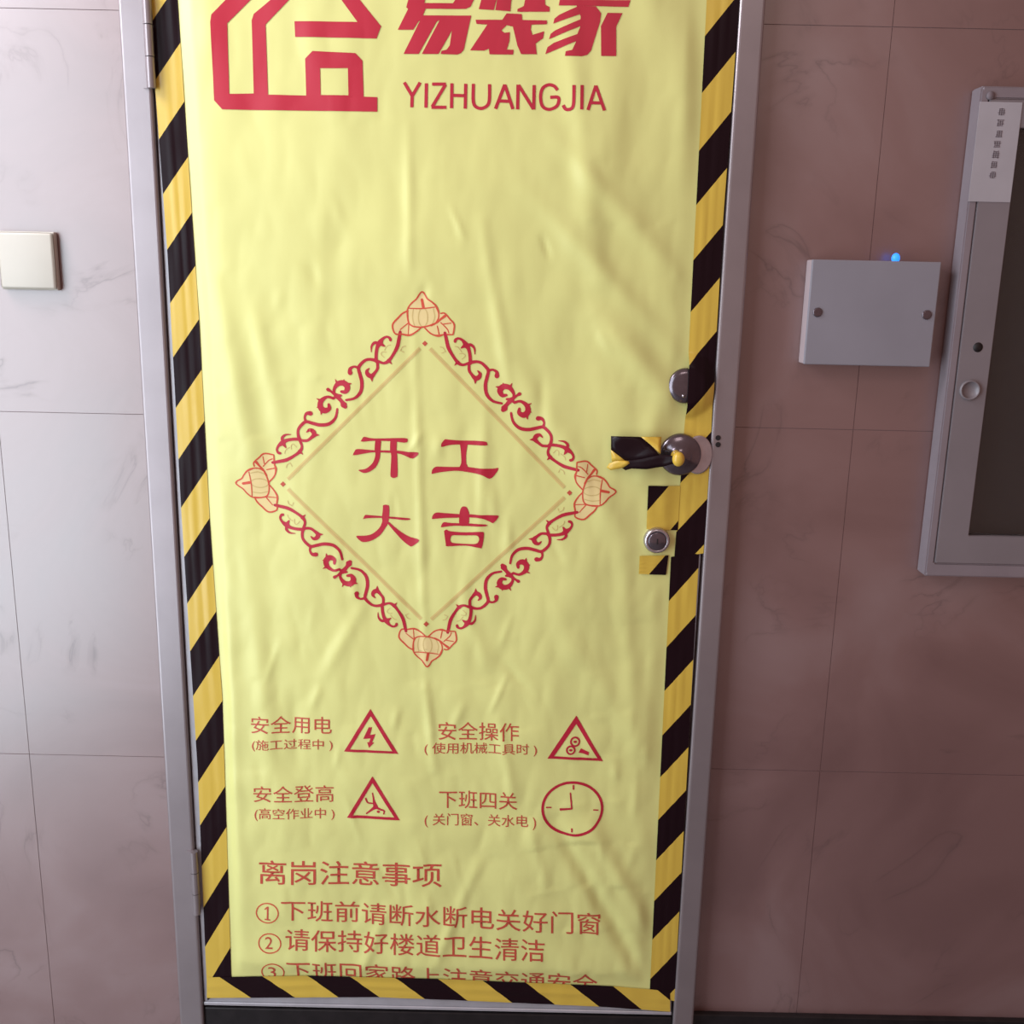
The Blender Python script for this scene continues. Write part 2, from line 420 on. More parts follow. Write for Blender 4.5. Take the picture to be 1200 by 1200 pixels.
# --- house logo
bm = bmesh.new(); c = trace(200, 0, 4)
poly(bm, [(270, 0), (200, 75), (195, 110), (212, 475), (250, 517), (972, 528), (972, 460), (908, 458), (903, 290), (870, 255), (670, 245), (635, 280), (640, 452),
          (462, 448), (450, 120), (565, 0), (690, -135), (655, -184), (480, 0), (395, 70), (385, 100), (395, 442), (282, 445), (272, 115), (385, 0), (607, -238),
          (655, -184), (800, 0), (880, 110), (585, 105), (588, 178), (968, 187), (990, 130), (885, 0), (600, -353)][:16]
     + [(480, 0), (395, 70), (385, 100), (395, 442), (282, 445), (272, 115), (385, 0)], [[(705, 325), (835, 325), (838, 452), (708, 450)]], c)
poly(bm, [(270, 0), (385, 0), (607, -238), (800, 0), (880, 110), (585, 105), (588, 178), (968, 187), (990, 130), (885, 0), (600, -353)], (), c)
poly(bm, [(480, 0), (565, 0), (690, -135), (652, -186)], (), c)
finish('house_emblem', bm, M_RED, 'crimson outline of a house')
# --- big slanted title
def title(polys, name, label):
    bm = bmesh.new()
    for conv, outline in polys: poly(bm, outline, (), conv)
    finish(name, bm, M_RED, label)
c6 = trace(450, 0, 8); c7 = trace(600, 0, 8); c2 = trace(450, 0, 4)
title([(c6, [(240, -10), (215, 85), (232, 100), (135, 293), (280, 293), (330, 215), (345, 205), (190, 518), (330, 520), (500, 215), (525, 205), (360, 520), (515, 520),
             (640, 300), (620, 440), (590, 480), (545, 490), (535, 520), (690, 525), (725, 510), (750, 480), (820, 160), (370, 160), (395, 98), (770, 98), (815, 75), (845, 10),
             (910, -250), (300, -250)][:22] + [(820, 160), (370, 160), (395, 98), (385, 45), (392, -10)]),
       (c6, [(385, 45), (650, 45), (685, -10), (850, -10), (845, 10), (815, 75), (770, 98), (380, 98)]),
       (c6, [(240, -10), (392, -10), (440, -190), (290, -250)]), (c6, [(290, -250), (910, -250), (895, -190), (440, -190)]),
       (c6, [(685, -10), (850, -10), (900, -190), (730, -190)]), (c6, [(405, -60), (700, -60), (715, -110), (418, -110)])],
      'title_character', 'crimson slanted character 易')
title([(c2, [(445, 50), (470, -40), (540, -40), (515, 55)]), (c2, [(522, 55), (545, -80), (605, -80), (592, 60)]),
       (c2, [(625, 62), (625, 50), (655, 35), (670, -40), (750, -40), (755, 30), (775, 40), (775, 62)]),
       (c2, [(650, -40), (800, -40), (805, -62), (655, -62)]), (c2, [(455, -60), (520, -60), (530, -85), (462, -85)]), (c2, [(700, -40), (760, -40), (775, -110), (715, -110)]),
       (c6, [(860, 200), (1110, 200), (1150, 140), (1290, 145), (1295, 200), (1525, 205), (1525, 240), (1380, 245), (1375, 290), (1390, 340), (1500, 305), (1490, 370),
             (1420, 420), (1430, 520), (1285, 520), (1250, 440), (1208, 262), (1150, 250), (1100, 300), (1130, 322), (1180, 315), (1175, 400), (1150, 478),
             (1215, 480), (1210, 525), (990, 522), (985, 470), (940, 488), (810, 485), (970, 245), (870, 238)])],
      'title_character', 'crimson slanted character 装')
title([(c7, [(445, 15), (1105, 15), (1085, 78), (435, 68)]),
       (c7, [(600, 70), (780, 76), (830, 140), (820, 220), (735, 490), (700, 530), (650, 543), (492, 540), (500, 497), (560, 485), (595, 410), (610, 330), (635, 270), (640, 170)]),
       (c7, [(385, 235), (395, 190), (440, 155), (620, 75), (650, 145)]), (c7, [(345, 380), (360, 330), (400, 300), (645, 195), (640, 260)]),
       (c7, [(310, 520), (330, 455), (390, 415), (625, 330), (605, 400)]), (c7, [(890, 135), (1030, 135), (970, 265), (970, 540), (830, 540), (828, 260)]),
       (c7, [(470, -20), (560, -20), (580, -90), (485, -90)]), (c7, [(485, -90), (1150, -90), (1165, -150), (500, -150)]), (c7, [(1060, -20), (1140, -20), (1155, -90), (1075, -90)]),
       (c7, [(770, -150), (880, -150), (895, -215), (785, -215)])],
      'title_character', 'crimson slanted character 家')

# --- lettering from the built-in typeface
def text(s, quad, name='printed_line', m=None, bold=0.0, label=None):
    cu = bpy.data.curves.new('t', 'FONT'); cu.body = s; cu.size = 1; cu.offset = bold; cu.resolution_u = 3
    o = bpy.data.objects.new('t', cu); COL.objects.link(o)
    bpy.context.view_layer.update()
    me = bpy.data.meshes.new_from_object(o.evaluated_get(bpy.context.evaluated_depsgraph_get()))
    xs = [v.co.x for v in me.vertices]; ys = [v.co.y for v in me.vertices]
    x0, x1, y0, y1 = min(xs), max(xs), min(ys), max(ys)
    tl, tr, br, bl = quad
    bm = bmesh.new(); bm.from_mesh(me)
    for v in bm.verts:
        u = (v.co.x - x0) / (x1 - x0); t = (v.co.y - y0) / (y1 - y0)
        px = (tl[0] * (1 - u) + tr[0] * u) * t + (bl[0] * (1 - u) + br[0] * u) * (1 - t)
        py = (tl[1] * (1 - u) + tr[1] * u) * t + (bl[1] * (1 - u) + br[1] * u) * (1 - t)
        q = PX(px, py); v.co = (q[0], 0, q[1])
    bpy.data.objects.remove(o); bpy.data.curves.remove(cu); bpy.data.meshes.remove(me)
    return finish(name, bm, m or M_TEXT, label or ('red line reading ' + s))
def Q(x0, x1, t0, b0, t1=None, b1=None):
    t1 = t0 if t1 is None else t1; b1 = b0 if b1 is None else b1
    return ((x0, t0), (x1, t1), (x1, b1), (x0, b0))
bm = bmesh.new(); c = trace(450, 0, 4); w = 15
for s_ in [[(98, 392), (135, 455)], [(172, 392), (135, 455)], [(135, 450), (133, 508)], [(201, 396), (199, 510)],
           [(228, 400), (292, 400)], [(290, 402), (228, 506)], [(225, 508), (294, 508)], [(320, 396), (318, 512)], [(384, 398), (382, 514)], [(320, 452), (384, 454)],
           [(420, 398), (419, 472), (428, 502), (455, 513), (482, 502), (494, 474), (495, 400)],
           [(566, 402), (523, 515)], [(566, 402), (604, 516)], [(540, 478), (592, 480)], [(628, 402), (626, 517)], [(630, 404), (700, 516)], [(703, 404), (701, 518)],
           [(812, 428), (795, 408), (768, 403), (742, 420), (733, 460), (742, 502), (770, 517), (800, 508), (815, 490), (815, 462), (778, 461)],
           [(888, 406), (886, 492), (874, 516), (850, 517), (838, 498)], [(926, 406), (924, 520)], [(990, 408), (953, 522)], [(990, 408), (1030, 524)], [(968, 488), (1018, 489)]]:
    stroke(bm, [(x, y, w) for x, y in s_], c, len(s_) > 4, False)
finish('printed_line', bm, M_RED, 'red line reading YIZHUANGJIA')
text('安全用电', Q(296, 390, 836, 856, 837, 857))
text('(施工过程中 )', Q(297, 391, 863, 877))
text('安全登高', Q(299, 392, 917, 936, 917, 937))
text('(高空作业中 )', Q(300, 393, 943, 958, 944, 958))
text('安全操作', Q(514, 608, 843, 864, 844, 865))
text('( 使用机械工具时 )', Q(498, 629, 867, 882, 868, 883))
text('下班四关', Q(515, 606, 923, 944, 925, 946))
text('( 关门窗、关水电 )', Q(498, 628, 950, 966, 952, 968))
text('离岗注意事项', Q(305, 518, 1004, 1032, 1008, 1036), bold=0.004)
text('下班前请断水断电关好门窗', Q(331, 703, 1050, 1074, 1066, 1092), bold=0.002)
text('请保持好楼道卫生清洁', Q(336, 638, 1084, 1109, 1097, 1123), bold=0.002)
text('下班回家路上注意交通安全', Q(337, 700, 1121, 1146, 1139, 1165), bold=0.002)
bm = bmesh.new(); stroke(bm, [(311.8, 1061.5, 1.5), (315.6, 1058.5, 1.7)], lambda p: PX(*p), False, False); stroke(bm, [(315.5, 1058.3, 1.9), (315.2, 1073, 1.9)], lambda p: PX(*p), False, False)
stroke(bm, [(311.8, 1073, 1.4), (318.6, 1073.3, 1.4)], lambda p: PX(*p), False, False); finish('printed_number', bm, M_TEXT, 'red number 1')
text('2', Q(312, 321, 1094, 1108), m=M_TEXT, name='printed_number')
text('3', Q(315, 324, 1130, 1145), m=M_TEXT, name='printed_number')
for cx, cy in ((314.8, 1065.8), (317.5, 1101.5), (320.5, 1137)):
    bm = bmesh.new(); stroke(bm, [(cx + 13 * math.cos(a * math.pi / 16), cy + 11.3 * math.sin(a * math.pi / 16), 1.3) for a in range(33)], lambda p: PX(*p), False, False)
    finish('number_ring', bm, M_OUT)

# --- the four brush characters
def chars(ox, oy, polys, label):
    bm = bmesh.new(); c = trace(ox, oy, 12)
    for p in polys:
        o, hs = (p[0], p[1:]) if isinstance(p[0][0], (list, tuple)) else (p, ())
        poly(bm, [q[:2] for q in catmull([(*a, 0) for a in o + [o[0]]], 3)][:-1], [[q[:2] for q in catmull([(*a, 0) for a in h + [h[0]]], 3)][:-1] for h in hs], c)
    finish('brush_character', bm, M_RED, label)
chars(400, 500, [[(285, 192), (310, 150), (340, 128), (480, 152), (890, 145), (940, 180), (905, 210), (720, 190), (450, 185), (330, 195)],
                 [(175, 385), (200, 330), (245, 298), (460, 315), (800, 322), (950, 340), (1095, 350), (1015, 432), (900, 390), (790, 360), (480, 345), (350, 360), (240, 380)],
                 [(490, 165), (565, 165), (560, 300), (550, 430), (500, 545), (420, 610), (340, 635), (290, 620), (255, 592), (340, 580), (400, 545), (460, 480), (490, 380), (480, 300)],
                 [(700, 165), (785, 165), (785, 300), (795, 400), (800, 660), (780, 695), (745, 705), (710, 690), (700, 650), (712, 400), (695, 300)]], 'crimson brush character 开')
chars(500, 500, [[(210, 265), (215, 220), (260, 165), (290, 165), (480, 182), (700, 185), (830, 195), (852, 225), (830, 250), (560, 240), (360, 240), (230, 268)],
                 [(470, 205), (575, 205), (560, 350), (560, 500), (590, 580), (460, 580), (490, 500), (485, 350)],
                 [(75, 650), (85, 590), (130, 550), (200, 548), (400, 552), (560, 550), (740, 570), (930, 575), (1010, 570), (960, 660), (885, 715), (770, 660), (560, 620), (400, 605), (200, 625)]],
      'crimson brush character 工')
chars(400, 580, [[(595, 130), (625, 118), (665, 125), (682, 150), (680, 300), (660, 390), (630, 440), (560, 540), (460, 610), (370, 640), (290, 635), (220, 560), (330, 555),
                  (430, 535), (510, 480), (560, 420), (585, 350), (580, 300), (592, 200)],
                 [(315, 322), (345, 265), (400, 265), (580, 280), (680, 285), (965, 310), (940, 335), (800, 325), (600, 305), (380, 308)],
                 [(650, 370), (680, 360), (760, 430), (880, 520), (980, 570), (1105, 610), (1010, 695), (960, 690), (870, 620), (760, 500)]], 'crimson brush character 大')
chars(500, 580, [[(80, 320), (90, 270), (140, 228), (250, 235), (460, 250), (600, 250), (760, 262), (990, 265), (1003, 300), (940, 372), (900, 360), (780, 310), (600, 295), (450, 300), (250, 305)],
                 [(480, 180), (500, 150), (525, 142), (560, 150), (580, 180), (600, 250), (585, 400), (470, 400), (465, 250)],
                 [(205, 432), (220, 390), (255, 362), (350, 375), (590, 380), (830, 395), (830, 420), (600, 418), (400, 412), (240, 430)],
                 [[(250, 485), (285, 465), (340, 490), (560, 505), (770, 495), (808, 530), (780, 710), (740, 718), (560, 690), (300, 698), (275, 660)],
                  [(335, 600), (350, 560), (390, 545), (560, 548), (700, 545), (738, 580), (735, 620), (700, 660), (560, 665), (390, 655), (345, 635)]]], 'crimson brush character 吉')

# --- diamond border: trace one eighth / one corner, repeat it by the border's own symmetry
CT, CR, CB, CL = PX(495, 344), PX(719, 575), PX(501, 777), PX(280, 565)
O = ((CT[0] + CR[0] + CB[0] + CL[0]) / 4, (CT[1] + CR[1] + CB[1] + CL[1]) / 4)
def bil(u, v):
    """diamond coordinates (-1..1) to the film, following all four corners"""
    au = abs(u); av = abs(v)
    h = CR if u >= 0 else CL; k = CT if v >= 0 else CB
    return (O[0] + au * (h[0] - O[0]) + av * (k[0] - O[0]), O[1] + au * (h[1] - O[1]) + av * (k[1] - O[1]))
def inv(p):
    a = (CR[0] - O[0], CR[1] - O[1]); b = (CT[0] - O[0], CT[1] - O[1]); d = (p[0] - O[0], p[1] - O[1])
    det = a[0] * b[1] - a[1] * b[0]
    return ((d[0] * b[1] - d[1] * b[0]) / det, (a[0] * d[1] - a[1] * d[0]) / det)
SYM4 = [lambda u, v: (u, v), lambda u, v: (v, u), lambda u, v: (u, -v), lambda u, v: (-v, u)]
SYM8 = [lambda u, v, a=a, b=b, s=s: ((a * v, b * u) if s else (a * u, b * v)) for a in (1, -1) for b in (1, -1) for s in (0, 1)]
S15 = trace(520, 390, 15); S5 = trace(490, 320, 5); K15 = trace(455, 335, 15)
scroll = [(S15, s) for s in [
    [(28, -5, 50), (50, 100, 58), (90, 260, 62), (180, 420, 50), (260, 520, 60), (340, 555, 45), (430, 530, 50), (500, 510, 58), (580, 500, 50), (660, 520, 50), (740, 590, 55),
     (785, 665, 55), (760, 780, 60), (735, 900, 62), (745, 1030, 60), (790, 1120, 56), (880, 1195, 45), (1020, 1230, 40)],
    [(470, 530, 60), (465, 400, 56), (440, 280, 62), (395, 205, 90), (340, 130, 50), (270, 92, 40), (215, 112, 48), (205, 145, 50)],
    [(400, 225, 60), (480, 205, 52), (540, 270, 36), (550, 370, 12)], [(310, 260, 20), (360, 230, 60), (410, 215, 70)],
    [(450, 530, 50), (450, 650, 50), (500, 730, 52), (560, 790, 80), (620, 770, 80), (640, 710, 55), (600, 660, 20)], [(555, 885, 8), (560, 800, 75)],
    [(780, 660, 55), (860, 640, 38), (930, 680, 56), (935, 750, 84)], [(195, 565, 8), (250, 505, 66)]]]
scroll += [(S5, s) for s in [
    [(552, 742, 16), (560, 705, 16), (535, 668, 28), (500, 662, 34), (480, 685, 34), (492, 712, 24), (516, 712, 16)],
    [(455, 662, 3), (480, 668, 22)], [(498, 640, 3), (500, 665, 22)], [(550, 642, 3), (535, 670, 22)],
    ]]
flower = [[(498, 798, 26), (505, 788, 38), (518, 768, 22), (545, 738, 30)], [(545, 738, 26), (566, 722, 16), (580, 712, 14), (594, 704, 22)], [(520, 735, 14), (545, 738, 20), (560, 752, 14)]]
for k, (a_, b_) in enumerate(((1, 1), (1, -1), (-1, -1), (-1, 1))):
    bm = bmesh.new()
    for sw_ in (0, 1):
        sy = (lambda u, v, a=a_, b=b_, s=sw_: ((a * v, b * u) if s else (a * u, b * v)))
        for conv, s_ in scroll: stroke(bm, s_, lambda p, c=conv, sy=sy: bil(*sy(*inv(c(p)))))
    sy = lambda u, v, a=a_, b=b_: (a * u, b * v)
    for s_ in flower: stroke(bm, s_, lambda p, sy=sy: bil(*sy(*inv(S5(p)))))
    finish('scroll_border', bm, M_RED)
gourd = [[(340, 430, 26), (370, 360, 26), (430, 290, 26), (500, 230, 26), (560, 140, 26), (600, 105, 28), (640, 130, 26), (690, 220, 26), (760, 270, 26), (830, 330, 30), (870, 400, 36), (895, 470, 26)],
         [(600, 240, 46), (625, 370, 50)], [(345, 430, 36), (350, 560, 28), (380, 660, 26), (450, 705, 24), (560, 720, 24), (640, 715, 26), (740, 690, 26), (800, 665, 30)],
         [(370, 390, 18), (600, 395, 22), (820, 370, 18)], [(895, 470, 22), (890, 560, 22), (850, 640, 26)],
         [(760, 690, 34), (860, 640, 34), (930, 580, 36), (1005, 525, 50)],
         [(930, 480, 24), (1000, 480, 26), (1090, 580, 26), (1165, 680, 28), (1145, 850, 24)], [(980, 665, 18), (1110, 650, 16)], [(930, 640, 18), (1040, 750, 18), (1070, 820, 18)],
         [(640, 720, 24), (740, 820, 26), (820, 860, 26), (900, 870, 40), (980, 850, 26), (1080, 850, 26), (1145, 850, 20)], [(870, 700, 18), (900, 840, 20)],
         [(340, 440, 28), (260, 480, 30), (180, 560, 32), (85, 680, 30), (130, 830, 26), (240, 840, 28), (380, 860, 34), (500, 800, 26), (600, 715, 24)],
         [(370, 640, 22), (220, 760, 16)], [(370, 640, 18), (360, 850, 14)]]
ribs = [[(620 + 82 * math.cos(a), 550 + 160 * math.sin(a), 17) for a in [k * math.pi / 10 for k in range(21)]],
        [(450, 400, 16), (435, 550, 18), (470, 700, 16)], [(800, 400, 16), (825, 540, 18), (780, 670, 16)]]
for k, sy in enumerate(SYM4):
    bm = bmesh.new()
    poly(bm, [(600, 110), (690, 220), (850, 350), (900, 470), (1000, 480), (1165, 680), (1145, 850), (900, 870), (740, 820), (620, 730), (500, 800), (380, 860), (130, 830), (85, 680), (260, 480), (340, 430), (370, 360), (500, 230)], (), lambda p, sy=sy: bil(*sy(*inv(K15(p)))))
    finish('gourd_tint', bm, M_TINT, None, 0.0003)
    bm = bmesh.new()
    for s in gourd: stroke(bm, s, lambda p, sy=sy: bil(*sy(*inv(K15(p)))))
    g = finish('gourd_ornament', bm, M_OUT, None)
    bm = bmesh.new()
    for s in ribs: stroke(bm, s, lambda p, sy=sy: bil(*sy(*inv(K15(p)))))
    finish('gourd_ribs', bm, M_TAN, None, 0.0005)
# inner tan lines and the corner dots
D = [(498.5, 402), (667, 576), (500, 729), (333, 566)]
bm = bmesh.new()
for a, b in zip(D, D[1:] + D[:1]):
    stroke(bm, [(a[0] + (b[0] - a[0]) * t, a[1] + (b[1] - a[1]) * t, 4.4) for t in [0.035 + 0.93 * k / 24 for k in range(25)]], lambda p: PX(*p), False, False)
finish('inner_diamond_line', bm, M_TANL, 'thin tan line inside the red border', 0.0004)
bm = bmesh.new()
for a, b in zip(D, D[1:] + D[:1]):
    stroke(bm, [(a[0] + (b[0] - a[0]) * t, a[1] + (b[1] - a[1]) * t, 1.2) for t in [0.035 + 0.93 * k / 24 for k in range(25)]], lambda p: PX(*p), False, False)
finish('inner_diamond_line', bm, M_TAN, None, 0.0006)
for d in D:
    bm = bmesh.new(); poly(bm, [(d[0], d[1] - 3.2), (d[0] + 3.2, d[1]), (d[0], d[1] + 3.2), (d[0] - 3.2, d[1])]); finish('corner_dot', bm, M_TEXT)
# tan curls between scroll and line
bm = bmesh.new()
tans = [[(200, 230, 12), (260, 250, 12), (320, 330, 12)], [(280, 360, 12), (350, 360, 12), (380, 400, 12), (320, 460, 12)], [(-60, 240, 14), (0, 260, 14), (40, 330, 14)], [(-30, 350, 12), (20, 330, 12)]]
for sy in SYM8:
    for s in tans: stroke(bm, s, lambda p, sy=sy: bil(*sy(*inv(S15(p)))), True, False)
finish('tan_flourish', bm, M_TAN, None, 0.0004)['kind'] = 'stuff'

# --- warning triangles and clock
def sign(ox, oy, s, outer, inner, draw, label):
    bm = bmesh.new(); c = trace(ox, oy, s); poly(bm, outer, [inner], c); draw(bm, c); finish('warning_sign', bm, M_RED, label)
def bolt(bm, c):
    poly(bm, [(835, 213), (856, 213), (843, 262), (878, 256), (857, 308), (869, 310), (837, 344), (825, 308), (837, 308), (847, 284), (800, 287)], (), c)
def faller(bm, c):
    for s in [[(858, 635, 8), (864, 665, 10), (868, 690, 16), (878, 722, 30)], [(815, 668, 10), (828, 695, 9), (862, 700, 8)], [(878, 722, 26), (850, 742, 14), (820, 765, 9)],
              [(880, 725, 16), (910, 738, 12), (932, 745, 10), (930, 765, 9)], [(893, 752, 16), (897, 753, 16)]]: stroke(bm, s, c)
def rollers(bm, c):
    for x, y, r in ((968, 283, 25), (942, 331, 23)):
        stroke(bm, [(x + r * math.cos(k * math.pi / 12), y + r * math.sin(k * math.pi / 12), 10) for k in range(25)], c, False, False)
        stroke(bm, [(x - 4, y, 13), (x + 4, y, 13)], c, False)
    poly(bm, [(988, 347), (1002, 322), (1049, 343), (1046, 363), (1015, 352)], (), c)
sign(280, 810, 5.4545, [(845, 98), (1023, 382), (678, 367)], [(847, 142), (985, 366), (716, 352)], bolt, 'red triangle with a lightning bolt')
sign(280, 810, 5.4545, [(858, 526), (1032, 806), (696, 791)], [(858, 570), (997, 788), (734, 775)], faller, 'red triangle with a falling figure')
sign(480, 810, 5, [(975, 131), (1131, 399), (806, 379)], [(975, 180), (1098, 381), (845, 367)], rollers, 'red triangle with two rollers and a hand')
bm = bmesh.new(); c = trace(480, 810, 5)
stroke(bm, [(952 + 174 * math.cos(k * math.pi / 32), 672 + 151 * math.sin(k * math.pi / 32), 15) for k in range(65)], c, False, False)
for s in [[(958, 535, 9), (958, 562, 9)], [(948, 783, 9), (948, 806, 9)], [(798, 663, 7), (830, 664, 7)], [(1074, 682, 7), (1104, 684, 7)],
          [(948, 672, 9), (940, 578, 8)], [(950, 670, 10), (878, 676, 14)]]: stroke(bm, s, c, False, False)
finish('clock_sign', bm, M_RED, 'red clock face outline')

rebase(poster)
# ------------------------------------------------------------------ hazard tapes
def tape(name, pts_a, pts_b, va, mirror, label, lift=0.0004, n=160, m=10, ridges=((0.25, .0014, .07), (0.6, .0018, .06), (0.82, .0012, .05)), group=None):
    """pts_a: inner edge world (x,z) points, pts_b: outer edge; va: distance along at the first point"""
    def cum(P):
        d = [0]
        for a, b in zip(P, P[1:]): d.append(d[-1] + math.hypot(b[0] - a[0], b[1] - a[1]))
        return d
    def at(P, D, s):
        s *= D[-1]
        for k in range(len(P) - 1):
            if s <= D[k + 1] + 1e-9:
                t = (s - D[k]) / (D[k + 1] - D[k]); return (P[k][0] + (P[k + 1][0] - P[k][0]) * t, P[k][1] + (P[k + 1][1] - P[k][1]) * t)
        return P[-1]
    da, db = cum(pts_a), cum(pts_b)
    ax = (pts_a[-1][0] - pts_a[0][0], pts_a[-1][1] - pts_a[0][1]); al = math.hypot(*ax); ax = (ax[0] / al, ax[1] / al)
    bm = bmesh.new(); uvl = bm.loops.layers.uv.new('UVMap'); rows = []; uvs = {}
    for j in range(n + 1):
        s = j / n; a = at(pts_a, da, s); b = at(pts_b, db, s); row = []
        for i in range(m + 1):
            t = i / m; x = a[0] + (b[0] - a[0]) * t; z = a[1] + (b[1] - a[1]) * t
            h = tape_disp(x, z) + lift
            for c, hh, w in ridges:
                c2 = c + 0.09 * noise.noise(Vector((s * 5, c * 9, va)))
                h += max(0, hh * (0.5 + noise.noise(Vector((s * 9, c * 30, 2))))) * math.exp(-((t - c2) / w) ** 2)
            h += 0.0006 * (0.5 + noise.noise(Vector((x * 40, z * 14, 5))))
            v = bm.verts.new((x, PY - h, z)); row.append(v)
            uvs[v] = (t * math.hypot(b[0] - a[0], b[1] - a[1]) * mirror, va + ((x - pts_a[0][0]) * ax[0] + (z - pts_a[0][1]) * ax[1]))
        rows.append(row)
    for r0, r1 in zip(rows, rows[1:]):
        for i in range(m):
            f = bm.faces.new((r0[i], r0[i + 1], r1[i + 1], r1[i])); f.smooth = True
            for lp in f.loops: lp[uvl].uv = uvs[lp.vert]
    bm.normal_update()
    for f in bm.faces:
        if f.normal.y > 0: f.normal_flip()
    o = obj(name, bm, M_TAPE)
    o['label'] = label; o['category'] = 'tape'; o['group'] = 'hazard tapes holding the poster'
    if group: o['group'] = group
    return o
def line(p, q, zs):
    return [(p[0] + (q[0] - p[0]) * (z - p[1]) / (q[1] - p[1]), z) for z in zs]
# left strip: phase is set so a black band's upper end meets the inner edge at pixel (246, 607)
zt = 2.03
li = [PX(246, 607), PX(240, 494), PX(228, 255)]
inner = [(xat(LE, zt), zt)] + LE + [(xat(LE, PX(270, 1146)[1]), PX(270, 1146)[1])]
LO = [PX(188, 180), PX(197, 300), PX(213, 600), PX(232, 900), PX(242.5, 1150)]
outer = [(xat(LO, zt), zt)] + LO[:-1] + [(xat(LO, PX(243, 1172)[1]), PX(243, 1172)[1])]
def phase_v(z_top, z_hit): return -(z_top - z_hit)
tape('hazard_tape', inner, outer, -(zt - PX(246, 607)[1]), -1, 'long black and yellow striped tape down the left edge of the poster', n=300, lift=0.0006)
# right strip, upper
RI1 = [PX(826, 37), PX(803, 485), PX(799, 538)]; RO1 = [PX(866, 0), PX(847, 260), PX(836, 450), PX(831.5, 536)]
inner = [(xat(RI1, zt), zt)] + RI1; outer = [(xat(RO1, zt), zt)] + RO1[1:]
tape('hazard_tape', inner, outer, -(zt - PX(818, 177)[1]), 1, 'long black and yellow tape up the right edge, from the handle to the top', n=260, lift=0.0006)
tape('hazard_tape', [PX(799.5, 533), PX(790, 652)], [PX(832, 531), PX(824, 648)], -(PX(799.5, 533)[1] - PX(793, 623)[1]), 1, 'short black and yellow tape on the right edge, between the handle and the round lock', n=60, lift=0.0010)
# right strip, lower
RI2 = [PX(786, 652), PX(761, 1165)]; RO2 = [PX(819, 648), PX(790, 1172)]
tape('hazard_tape', RI2, RO2, 0.002, 1, 'black and yellow tape down the right edge, below the round lock', n=180, lift=0.0012)
# bottom strip
BI = [PX(243, 1144), PX(357, 1141), PX(512, 1145), PX(715, 1154), PX(785, 1160)]; BO = [PX(243, 1168), PX(441, 1167), PX(544, 1171), PX(701, 1178), PX(785, 1184)]
tape('hazard_tape', BI, BO, -(PX(463, 1145)[0] - BI[0][0]), -1, 'black and yellow tape lying across the bottom edge of the poster', n=180, lift=0.0020,
     ridges=((0.45, .0016, .10), (0.85, .0008, .05)))
# short pieces at the lock
def piece(quad, va, label, mirror=1, lift=0.0016):
    tl, tr, br, bl = quad
    return tape('hazard_tape', [PX(*tl), PX(*bl)], [PX(*tr), PX(*br)], va, mirror, label, n=24, m=10, lift=lift, ridges=((0.1, .001, .05), (0.55, .0008, .08)))
piece(((759, 568), (797, 569), (794, 621), (757, 619)), 0.036, 'short scrap of yellow and black tape just above the round keyhole lock')
piece(((749, 650), (783, 650), (780, 673), (748, 671)), -0.052, 'smallest scrap of yellow and black tape, just below the round keyhole lock')

# ------------------------------------------------------------------ locks and handle
# half covered round escutcheon
p = W(803, 452, LY - 0.006)
e = bmesh.new(); lathe(e, p.x, p.z, [(0.0275, -0.0), (0.0275, 0.009), (0.0255, 0.012), (0.018, 0.0140), (0.009, 0.0148), (0, 0.015)], 48, LY); lock = obj('escutcheon', e, M_DARKST, door, True)
p2 = W(801, 464, LY - 0.0145); e = bmesh.new(); lathe(e, p2.x, p2.z, [(0.0024, -0.004), (0.0024, 0.0006), (0, 0.0014)], 14, LY - 0.0138); obj('screw', e, M_STEEL, lock, True)
# key cylinder
p = W(769, 632, LY - 0.004)
e = bmesh.new(); lathe(e, p.x, p.z, [(0.0215, 0.0), (0.0215, 0.012), (0.0195, 0.0165), (0.0165, 0.0178), (0.0155, 0.0160), (0.0, 0.0160)], 48, LY); cyl = obj('lock_cylinder', e, M_STEEL, door, True)
e = bmesh.new(); lathe(e, p.x, p.z, [(0.0148, 0.0161), (0.0148, 0.0176), (0.0135, 0.0186), (0.0, 0.0186)], 40, LY); obj('plug', e, M_DARKST, cyl, True)
e = bmesh.new(); box(e, p.x - 0.001, p.x + 0.001, LY - 0.0192, LY - 0.0180, p.z - 0.0045, p.z + 0.0045); obj('keyhole', e, M_DARK, cyl)
# handle: back plate, domed rose, short lever wrapped in tape
hd = empty('door_handle', (0, 0, 0)); hd.parent = door
pc = W(800, 533, LY - 0.010)
bp = bmesh.new(); lathe(bp, W(817, 536, LY).x, pc.z, [(0.031, 0.0), (0.031, 0.0085), (0.029, 0.0098), (0, 0.0098)], 48, LY, 0.72); obj('back_plate', bp, M_STEEL, hd)
rs = bmesh.new(); lathe(rs, pc.x - 0.004, pc.z, [(0.0335, 0.0), (0.0335, 0.010), (0.0315, 0.014), (0.028, 0.0155), (0.016, 0.020), (0.013, 0.026), (0.0, 0.026)], 56, LY); obj('rose', rs, M_DARKST, hd, True)
nk = bmesh.new()
pe = W(795, 538, LY - 0.05)
lathe(nk, pe.x, pe.z, [(0.010, 0.024), (0.0095, 0.040), (0.0105, 0.045), (0.0115, 0.051), (0.0098, 0.0565), (0.005, 0.059), (0, 0.0595)], 32, LY, 0.84); obj('lever_end', nk, M_YEL, hd, True)
